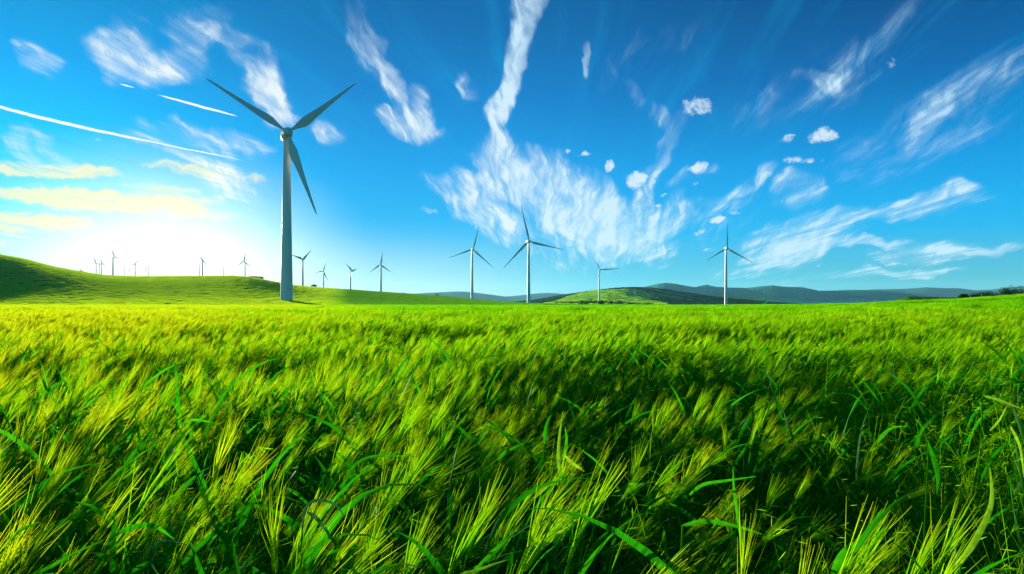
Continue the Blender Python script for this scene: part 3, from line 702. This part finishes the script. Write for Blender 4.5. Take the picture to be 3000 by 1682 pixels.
def src_collection(name, objs):
    c = bpy.data.collections.new(name)
    for i, me in enumerate(objs):
        o = bpy.data.objects.new(name + '_%02d' % i, me); c.objects.link(o)
    return c
LEAN = .50
near_src = []
for i in range(12):                      # eared barley plants, three stalks each
    pb = PB()
    for k in range(3):
        barley(pb, rg.uniform(-.05, .05), rg.uniform(-.05, .05), rg.uniform(.82, .98), LEAN * rg.uniform(.3, 1.4), rg.gauss(0.05, .45), awns=rg.randint(16, 24), awn_w=.00145, leaves=rg.choice((2, 3, 3)), awn_l=.165, lw=.014)
    near_src.append(pb.mesh('barley_plant'))
for i in range(6):                       # leafy plants without ears, broad blades
    pb = PB()
    for k in range(3):
        barley(pb, rg.uniform(-.06, .06), rg.uniform(-.06, .06), rg.uniform(.70, .98), rg.uniform(.1, .6), rg.uniform(-2.5, 2.5), ear=False, leaves=4, lw=.0175, leaf_l=1.55)
    near_src.append(pb.mesh('leafy_plant'))
for i in range(6):                       # tangled fine grass
    pb = PB()
    for k in range(26):
        l = rg.uniform(.65, 1.15); st = curve_pts((rg.uniform(-.1, .1), rg.uniform(-.1, .1), 0), rg.uniform(0, .25), rg.uniform(.3, 1.9), rg.gauss(.2, .9), l, 9, rg.uniform(-.8, .8))
        pb.strip(st, [.0032 * (1 - (j / 9) ** 3) + .0007 for j in range(10)], (rg.uniform(-1, 1), -1, rg.uniform(0, 1)), 3 if k % 3 else 1)
        if k % 2 == 0:                   # loose panicle of small spikelets
            for j in range(9):
                c = st[6 + j % 4].lerp(st[min(9, 7 + j % 4)], rg.random()); d = Vector((rg.gauss(.5, .5), rg.gauss(0, .5), rg.gauss(.2, .5))).normalized() * rg.uniform(.02, .05)
                pb.strip([c, c + d * .6, c + d], [.0008, .0024, .0006], (0, -1, .3), 3)
    near_src.append(pb.mesh('fine_grass'))
mid_src = []
for i in range(8):
    pb = PB()
    for k in range(9):
        barley(pb, rg.uniform(-.17, .17), rg.uniform(-.17, .17), rg.uniform(.80, 1.0), LEAN * rg.uniform(.5, 1.2), rg.gauss(0.05, .35), q=.5, awns=12, awn_w=.0034, leaves=1, awn_l=.15, lw=.02, stem_w=.003, nst=5)
    mid_src.append(pb.mesh('barley_clump'))
far_src = []
for i in range(8):
    pb = PB()
    for k in range(70):
        x, y = rg.uniform(-.7, .7), rg.uniform(-.7, .7); h = rg.uniform(.72, .9); a = rg.gauss(.1, .4); l = rg.uniform(.2, .5)
        d = Vector((math.sin(l) * math.cos(a), math.sin(l) * math.sin(a), math.cos(l)))
        p0 = Vector((x, y, h * .35)); p1 = Vector((x, y, h)) + Vector((.08, 0, 0)); w = .016
        pb.strip([p0, p1], [.012, .012], (rg.uniform(-1, 1), -1, 0), 1)
        for q in range(2): pb.strip([p1, p1 + d * .12 + Vector((0, 0, .0)), p1 + (d + Vector((rg.gauss(0, .15), rg.gauss(0, .15), 0))) * .26], [w, w * 1.3, .003], (rg.uniform(-1, 1), -1, rg.uniform(0, .6)), 2 + q)
    far_src.append(pb.mesh('barley_patch'))
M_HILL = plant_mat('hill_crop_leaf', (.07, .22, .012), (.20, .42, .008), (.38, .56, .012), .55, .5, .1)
hill_src = []
for i in range(6):
    pb = PB()
    for k in range(110):
        x, y = rg.uniform(-2.3, 2.3), rg.uniform(-2.3, 2.3); h = rg.uniform(.16, .26)
        pb.strip([(x, y, -.1), (x + rg.uniform(-.1, .2), y, h * .6), (x + rg.uniform(-.1, .4), y + rg.uniform(-.1, .1), h)], [.16, .12, .02], (rg.uniform(-1, 1), -1, rg.uniform(-.3, .5)), 0)
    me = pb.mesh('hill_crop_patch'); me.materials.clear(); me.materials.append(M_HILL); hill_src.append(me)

def scatter(name, srcs, pts, idx, rot, scl, label, kind='stuff'):
    """one mesh of points whose geometry nodes set a plant on every point"""
    col = src_collection(name + '_plants', srcs)
    me = bpy.data.meshes.new(name); me.vertices.add(len(pts)); me.vertices.foreach_set('co', np.asarray(pts, np.float32).ravel())
    a = me.attributes.new('pick', 'INT', 'POINT'); a.data.foreach_set('value', np.asarray(idx, np.int32))
    a = me.attributes.new('turn', 'FLOAT_VECTOR', 'POINT'); a.data.foreach_set('vector', np.asarray(rot, np.float32).ravel())
    a = me.attributes.new('size', 'FLOAT_VECTOR', 'POINT'); a.data.foreach_set('vector', np.asarray(scl, np.float32).ravel())
    o = add_obj(name, me); tag(o, label, None, None, kind)
    g = bpy.data.node_groups.new(name, 'GeometryNodeTree')
    g.interface.new_socket('Geometry', in_out='INPUT', socket_type='NodeSocketGeometry'); g.interface.new_socket('Geometry', in_out='OUTPUT', socket_type='NodeSocketGeometry')
    gi = g.nodes.new('NodeGroupInput'); go = g.nodes.new('NodeGroupOutput'); ip = g.nodes.new('GeometryNodeInstanceOnPoints')
    ci = g.nodes.new('GeometryNodeCollectionInfo'); ci.inputs[0].default_value = col; ci.inputs[1].default_value = True; ci.inputs[2].default_value = True
    def na(nm, t): n = g.nodes.new('GeometryNodeInputNamedAttribute'); n.data_type = t; n.inputs[0].default_value = nm; return n.outputs[0]
    g.links.new(gi.outputs[0], ip.inputs['Points']); g.links.new(ci.outputs[0], ip.inputs['Instance'])
    ip.inputs['Pick Instance'].default_value = True
    g.links.new(na('pick', 'INT'), ip.inputs['Instance Index']); g.links.new(na('turn', 'FLOAT_VECTOR'), ip.inputs['Rotation']); g.links.new(na('size', 'FLOAT_VECTOR'), ip.inputs['Scale'])
    g.links.new(ip.outputs[0], go.inputs[0])
    md = o.modifiers.new('plants', 'NODES'); md.node_group = g
    return o
rn = np.random.default_rng(77)
def area_points(y0, y1, dens, margin=1.5, k=.84):
    n = int((k * (y1 * y1 - y0 * y0) + 2 * margin * (y1 - y0)) * dens)
    # depth drawn in proportion to the width of the strip in view
    u = rn.random(n); A = k; B = margin
    F0 = A * y0 * y0 + 2 * B * y0; F1 = A * y1 * y1 + 2 * B * y1; f = F0 + (F1 - F0) * u
    y = (-B + np.sqrt(B * B + A * f)) / A
    x = (rn.random(n) * 2 - 1) * (k * y + margin)
    return x, y
def wind(x, y):
    """how hard the crop leans and how high it stands, in slow waves across the field"""
    a = fbm(x / 2.6 + 40, y / 2.6 + 7, 3, 3) - .44; b = fbm(x / 9.0 + 3, y / 9.0 + 70, 13, 3) - .44; c = fbm(x / .9, y / .9, 23, 2) - .37
    return a, b, c
def hollow(x, y):
    """beaten-down hollows of the near field (bigger = lower)"""
    h = np.zeros_like(x)
    for (cx, cyy, rx_, ry_, d) in HOLLOWS: h = np.maximum(h, d * np.exp(-(((x - cx) / rx_) ** 2 + ((y - cyy) / ry_) ** 2)))
    return h
def at(px, py, z=.9):
    Y = (EYE - z) / (py - HOR) * FPX; return (px - CXP) / FPX * Y, Y
HOLLOWS = []
for (px, py, rx_, ry_, d) in [(1620,1230,.55,.9,.42), (1900,1180,.6,1.0,.25), (2500,1330,.55,.45,.45), (2150,1460,.5,.3,.42), (2420,1520,.5,.3,.5), (650,1100,.7,.7,.32), (260,1150,.6,.5,.35), (900,1300,.35,.25,.35), (1020,1480,.22,.2,.4), (350,1450,.3,.2,.3),
        (1760,1130,.9,1.1,.35), (2330,1170,.8,.7,.32), (2720,1480,.4,.3,.4), (2080,1010,1.8,1.8,.32), (2600,1080,1.2,1.0,.25), (1250,1000,1.6,1.8,.25), (440,1020,1.2,1.0,.25)]:
    x_, y_ = at(px, py); HOLLOWS.append((x_, y_, rx_, ry_, d))
def make_scatter(name, srcs, y0, y1, dens, label, near=False, z_off=0.0, tilt=.16, margin=1.5):
    x, y = area_points(y0, y1, dens, margin)
    a, b, c = wind(x, y); ho = hollow(x, y) if y0 < 30 else 0 * x
    n = len(x); px = CXP + FPX * x / y
    rot = np.zeros((n, 3)); rot[:, 2] = rn.normal(0, .35, n) + b * 1.2
    rot[:, 1] = tilt * (a * 2.0 + .1) + rn.normal(0, .06, n) + c * .15; rot[:, 0] = rn.normal(0, .07, n) + b * .2
    s = rn.uniform(.9, 1.08, n) * (1 + .28 * a + .22 * c + .12 * b) * (1 - ho * .8)
    if near:
        nb, nl, ng = 12, 6, 6
        right = sstep((px - 1600) / 700.0)
        pl = .24 + .22 * np.minimum(ho * 2, 1) - .08 * right ; pgr = .12 + .56 * right * (1 - np.minimum(ho, .4))
        r = rn.random(n); idx = np.where(r < pl, nb + rn.integers(0, nl, n), np.where(r < pl + pgr, nb + nl + rn.integers(0, ng, n), rn.integers(0, nb, n)))
        free = idx >= nb; rot[:, 2] = np.where(free, rn.uniform(-2.2, 2.2, n), rot[:, 2])
        # stalks at the camera's feet are left out
        keep = (np.hypot(x, y) > .95)
    else:
        idx = rn.integers(0, len(srcs), n); keep = np.ones(n, bool)
    if name == 'hill_crop':
        yc = np.interp(px, CREST[:, 0], CREST[:, 1]); Yc = np.interp(px, [0, 800, 1400], [620., 720., 980.])
        keep = (yc < 889) & (y < Yc + 25); rot[:, 2] = rn.uniform(-.6, .6, n); rot[:, :2] *= .4
        s = rn.uniform(.85, 1.15, n)
    z = H(x, y) + z_off
    scl = np.stack([s * .3 + .7, s * .3 + .7, s], 1)
    P_ = np.stack([x, y, z], 1)[keep]
    return scatter(name, srcs, P_, idx[keep], rot[keep], scl[keep], label)
if not NO_CROP:
    make_scatter('barley_stand', near_src, .55, 7.0, 52, 'dense green bearded barley stalks with long awns close to the viewer, leaning right', near=True, margin=.9)
    make_scatter('barley_field', mid_src, 6.6, 30.0, 11, 'wind-combed green and yellow barley in the middle of the field')
    make_scatter('distant_barley', far_src, 29.0, FIELD_END, .85, 'bright yellow-green barley stretching to the far edge of the field', z_off=-.02)
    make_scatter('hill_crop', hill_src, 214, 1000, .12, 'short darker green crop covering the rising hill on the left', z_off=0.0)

# meadow grass on the light green hill
M_MEAD = plant_mat('hill_crop_leaf_meadow', (.20, .46, .012), (.32, .58, .012), (.45, .66, .016), .55)
if not NO_CROP:
    mead = []
    for i in range(4):
        pb = PB()
        for k in range(90):
            x, y = rg.uniform(-7, 7), rg.uniform(-7, 7); h = rg.uniform(.5, 1.0)
            pb.strip([(x, y, -.3), (x + .1, y, h * .6), (x + rg.uniform(-.3, .5), y, h)], [1.3, 1.1, .2], (rg.uniform(-1, 1), -1, rg.uniform(-.2, .5)), 0)
        me = pb.mesh('meadow_patch'); me.materials.clear(); me.materials.append(M_MEAD); mead.append(me)
    P_ = []; bpy.context.view_layer.update()
    for k in range(9000):
        Y = math.sqrt(rn.uniform(1470 ** 2, 2600 ** 2)); px = rn.uniform(1590, 1955); X = (px - CXP) / FPX * Y
        ok, loc, nrm, fi = green_hill.ray_cast(Vector((X, Y, 900)), Vector((0, 0, -1)))
        if ok and green_hill.data.polygons[fi].material_index == 1: P_.append((X, Y, loc.z))
    P_ = np.array(P_); n = len(P_)
    scatter('meadow_grass', mead, P_, rn.integers(0, 4, n), np.stack([0 * P_[:, 0], 0 * P_[:, 0], rn.uniform(-.8, .8, n)], 1), np.ones((n, 3)), 'light green meadow grass covering the low hill behind the field')
# ------------------------------------------------------------------ single broad blades that stand out of the crop
M_BLADE = plant_mat('broad_blade', (.012, .20, .004), (.03, .30, .004), (.06, .36, .006), .5)
M_PALE = plant_mat('pale_blade', (.16, .36, .02), (.22, .42, .02), (.28, .46, .03), .45)
M_BLUE = plant_mat('bluish_blade', (.02, .12, .05), (.03, .16, .07), (.04, .18, .08), .25)
def smooth_poly(p, n):
    p = np.array(p, float); t = np.linspace(0, len(p) - 1, n); out = []
    for u in t:
        i = min(int(u), len(p) - 2); f = u - i; a = p[max(i - 1, 0)]; b = p[i]; c = p[i + 1]; d = p[min(i + 2, len(p) - 1)]
        out.append(.5 * ((2 * b) + (-a + c) * f + (2 * a - 5 * b + 4 * c - d) * f * f + (-a + 3 * b - 3 * c + d) * f ** 3))
    return out
def blade_plant(label, lines, mat=None, name='grass_plant'):
    """lines: photo-row polylines (root first) of each leaf with its widest width in photo pixels"""
    ys = [p[1] for l, w in lines for p in l]; Y = max(.84 * (EYE - .93) * FPX / (sum(ys) / len(ys) - HOR), .95)
    r0 = lines[0][0][0]; X0 = (r0[0] - CXP) / FPX * Y
    root = bpy.data.objects.new(name, None); link(root); root.location = (X0, Y, float(H(np.array([X0]), np.array([Y]))[0])); tag(root, label, 'grass plant', 'single broad-bladed plants standing out of the barley')
    for li, (l, w) in enumerate(lines):
        pts = []; q = smooth_poly(l, 13)
        for i, (px, py) in enumerate(q):
            yy = Y + .10 * (i / 12) * (1 if li % 2 else -1) * .6; pts.append(Vector(((px - CXP) / FPX * yy, yy, EYE - (py - HOR) / FPX * yy)) - root.location)
        wd = [max(.0012, w * .72 / FPX * Y * min(1, .45 + i * .22) * (1 - (i / 12.3) ** 2.6)) for i in range(13)]
        pb = PB(); pb.strip(pts, wd, (.25 * (1 if li % 2 else -1), -1, .35), 0, .35)
        me = pb.mesh('leaf'); me.materials.clear(); me.materials.append(mat or M_BLADE); add_obj('leaf', me, root)
        if li == 0: base = pts[0]
    pb = PB(); pb.tube([(-.05, .02, 0), tuple(base * .5 + Vector((-.02, .01, 0))), tuple(base)], [.0028, .0026, .0022], 1, 5)
    me = pb.mesh('stem'); add_obj('stem', me, root)
if not NO_CROP:
    blade_plant('upright bright green blade beside a bent one, left of centre in the foreground barley', [([(488,1425),(492,1340),(520,1280),(540,1235)], 26), ([(540,1238),(570,1230),(610,1236),(640,1242)], 11)])
    blade_plant('long straight green blade leaning right among pale ears, left foreground', [([(588,1295),(612,1245),(645,1180),(690,1100)], 24)])
    blade_plant('pale yellow-green twisted blade standing upright in the dark hollow near the centre', [([(1640,1395),(1636,1330),(1640,1270),(1650,1205)], 15), ([(1655,1335),(1680,1360),(1700,1372),(1712,1382)], 16)], M_PALE)
    blade_plant('green blade curled at its tip, left of the pale twisted one', [([(1596,1300),(1598,1262),(1608,1228),(1620,1213)], 16), ([(1630,1400),(1652,1340),(1660,1290),(1655,1250)], 18)])
    blade_plant('blade arching over to the right with a pale back, lower left of centre', [([(1005,1450),(1030,1375),(1080,1340),(1150,1336),(1222,1338)], 14)])
    blade_plant('dark bluish blade arching like a hoop at the bottom left', [([(462,1681),(440,1640),(450,1600),(490,1583),(545,1596)], 16)], M_BLUE)
    blade_plant('dark bluish pair of blades drooping right, lower left of centre', [([(885,1560),(895,1490),(930,1465),(985,1480),(1010,1520)], 15), ([(900,1500),(930,1520),(960,1560),(975,1600)], 17)], M_BLUE)
    blade_plant('bright upright blade above the crop in the middle distance, right of centre', [([(1660,1090),(1690,1060),(1715,1010),(1725,955)], 9), ([(1655,1100),(1652,1060),(1660,1010),(1668,985)], 8)], M_PALE)
    blade_plant('single tall stalk leaning right, rising above the far edge of the field', [([(2225,925),(2232,900),(2245,885),(2263,872)], 5)])
    blade_plant('broad bright blade pointing down between thin stems, right foreground', [([(2722,1290),(2735,1340),(2748,1400),(2745,1450)], 22), ([(2572,1298),(2590,1270),(2620,1252),(2655,1250)], 14)])
    blade_plant('very wide mid-green leaf rising to the right at the bottom edge, right side', [([(2440,1681),(2480,1620),(2540,1570),(2585,1490)], 44), ([(2520,1630),(2550,1600),(2580,1560),(2600,1545)], 22)])
    blade_plant('glowing yellow-green leaf sheath standing near the right edge', [([(2815,1650),(2870,1560),(2905,1470),(2900,1370)], 26), ([(2960,1250),(2985,1300),(2995,1350),(2999,1400)], 20)], M_PALE)
    blade_plant('long dark blade lying almost level at lower right of centre', [([(2000,1540),(2070,1528),(2150,1540),(2235,1566)], 20), ([(2020,1450),(2060,1420),(2130,1408),(2215,1396)], 15)])
    blade_plant('vertical blade with a thin stalk crossing it, lower right of centre', [([(2175,1600),(2160,1500),(2150,1430),(2148,1375)], 14)])
    blade_plant('forked pair of upright blades at the bottom, right of centre', [([(1665,1660),(1680,1600),(1700,1560),(1740,1500)], 17), ([(1668,1610),(1675,1560),(1680,1520),(1684,1495)], 13)])
    blade_plant('two crossing level blades at the right edge, middle of the field', [([(2880,1160),(2920,1170),(2960,1185),(2999,1200)], 13), ([(2900,1262),(2925,1235),(2940,1210),(2950,1190)], 10)], M_PALE)
    blade_plant('wide arching blades fanning out low in the far left foreground', [([(165,1681),(90,1690),(150,1660),(220,1620),(300,1585)], 18), ([(350,1560),(390,1545),(450,1540),(510,1580)], 26), ([(2,1610),(40,1570),(75,1545),(120,1530)], 20)])
    blade_plant('bright blade lying low along the bottom edge, centre', [([(1350,1682),(1400,1670),(1450,1652),(1490,1640)], 12)], M_PALE)


# ------------------------------------------------------------------ haze
def box(name, x0, x1, y0, y1, z0, z1, mat):
    v = [(x, y, z) for x in (x0, x1) for y in (y0, y1) for z in (z0, z1)]
    me = bpy.data.meshes.new(name); me.from_pydata(v, [], [(0, 1, 3, 2), (4, 6, 7, 5), (0, 4, 5, 1), (2, 3, 7, 6), (0, 2, 6, 4), (1, 5, 7, 3)]); me.materials.append(mat)
    return add_obj(name, me)
mh = bpy.data.materials.new('haze_air'); mh.use_nodes = True; t_ = mh.node_tree; t_.nodes.clear()
ho = t_.nodes.new('ShaderNodeOutputMaterial'); pv = t_.nodes.new('ShaderNodeVolumePrincipled')
pv.inputs['Color'].default_value = (.34, .90, 1.0, 1); pv.inputs['Density'].default_value = 2.3e-5; pv.inputs['Anisotropy'].default_value = .30
t_.links.new(pv.outputs[0], ho.inputs['Volume'])
if True:
    hz_ = box('haze', -11500, 11500, -11500, 11500, -5, 330, mh); tag(hz_, kind='stuff')
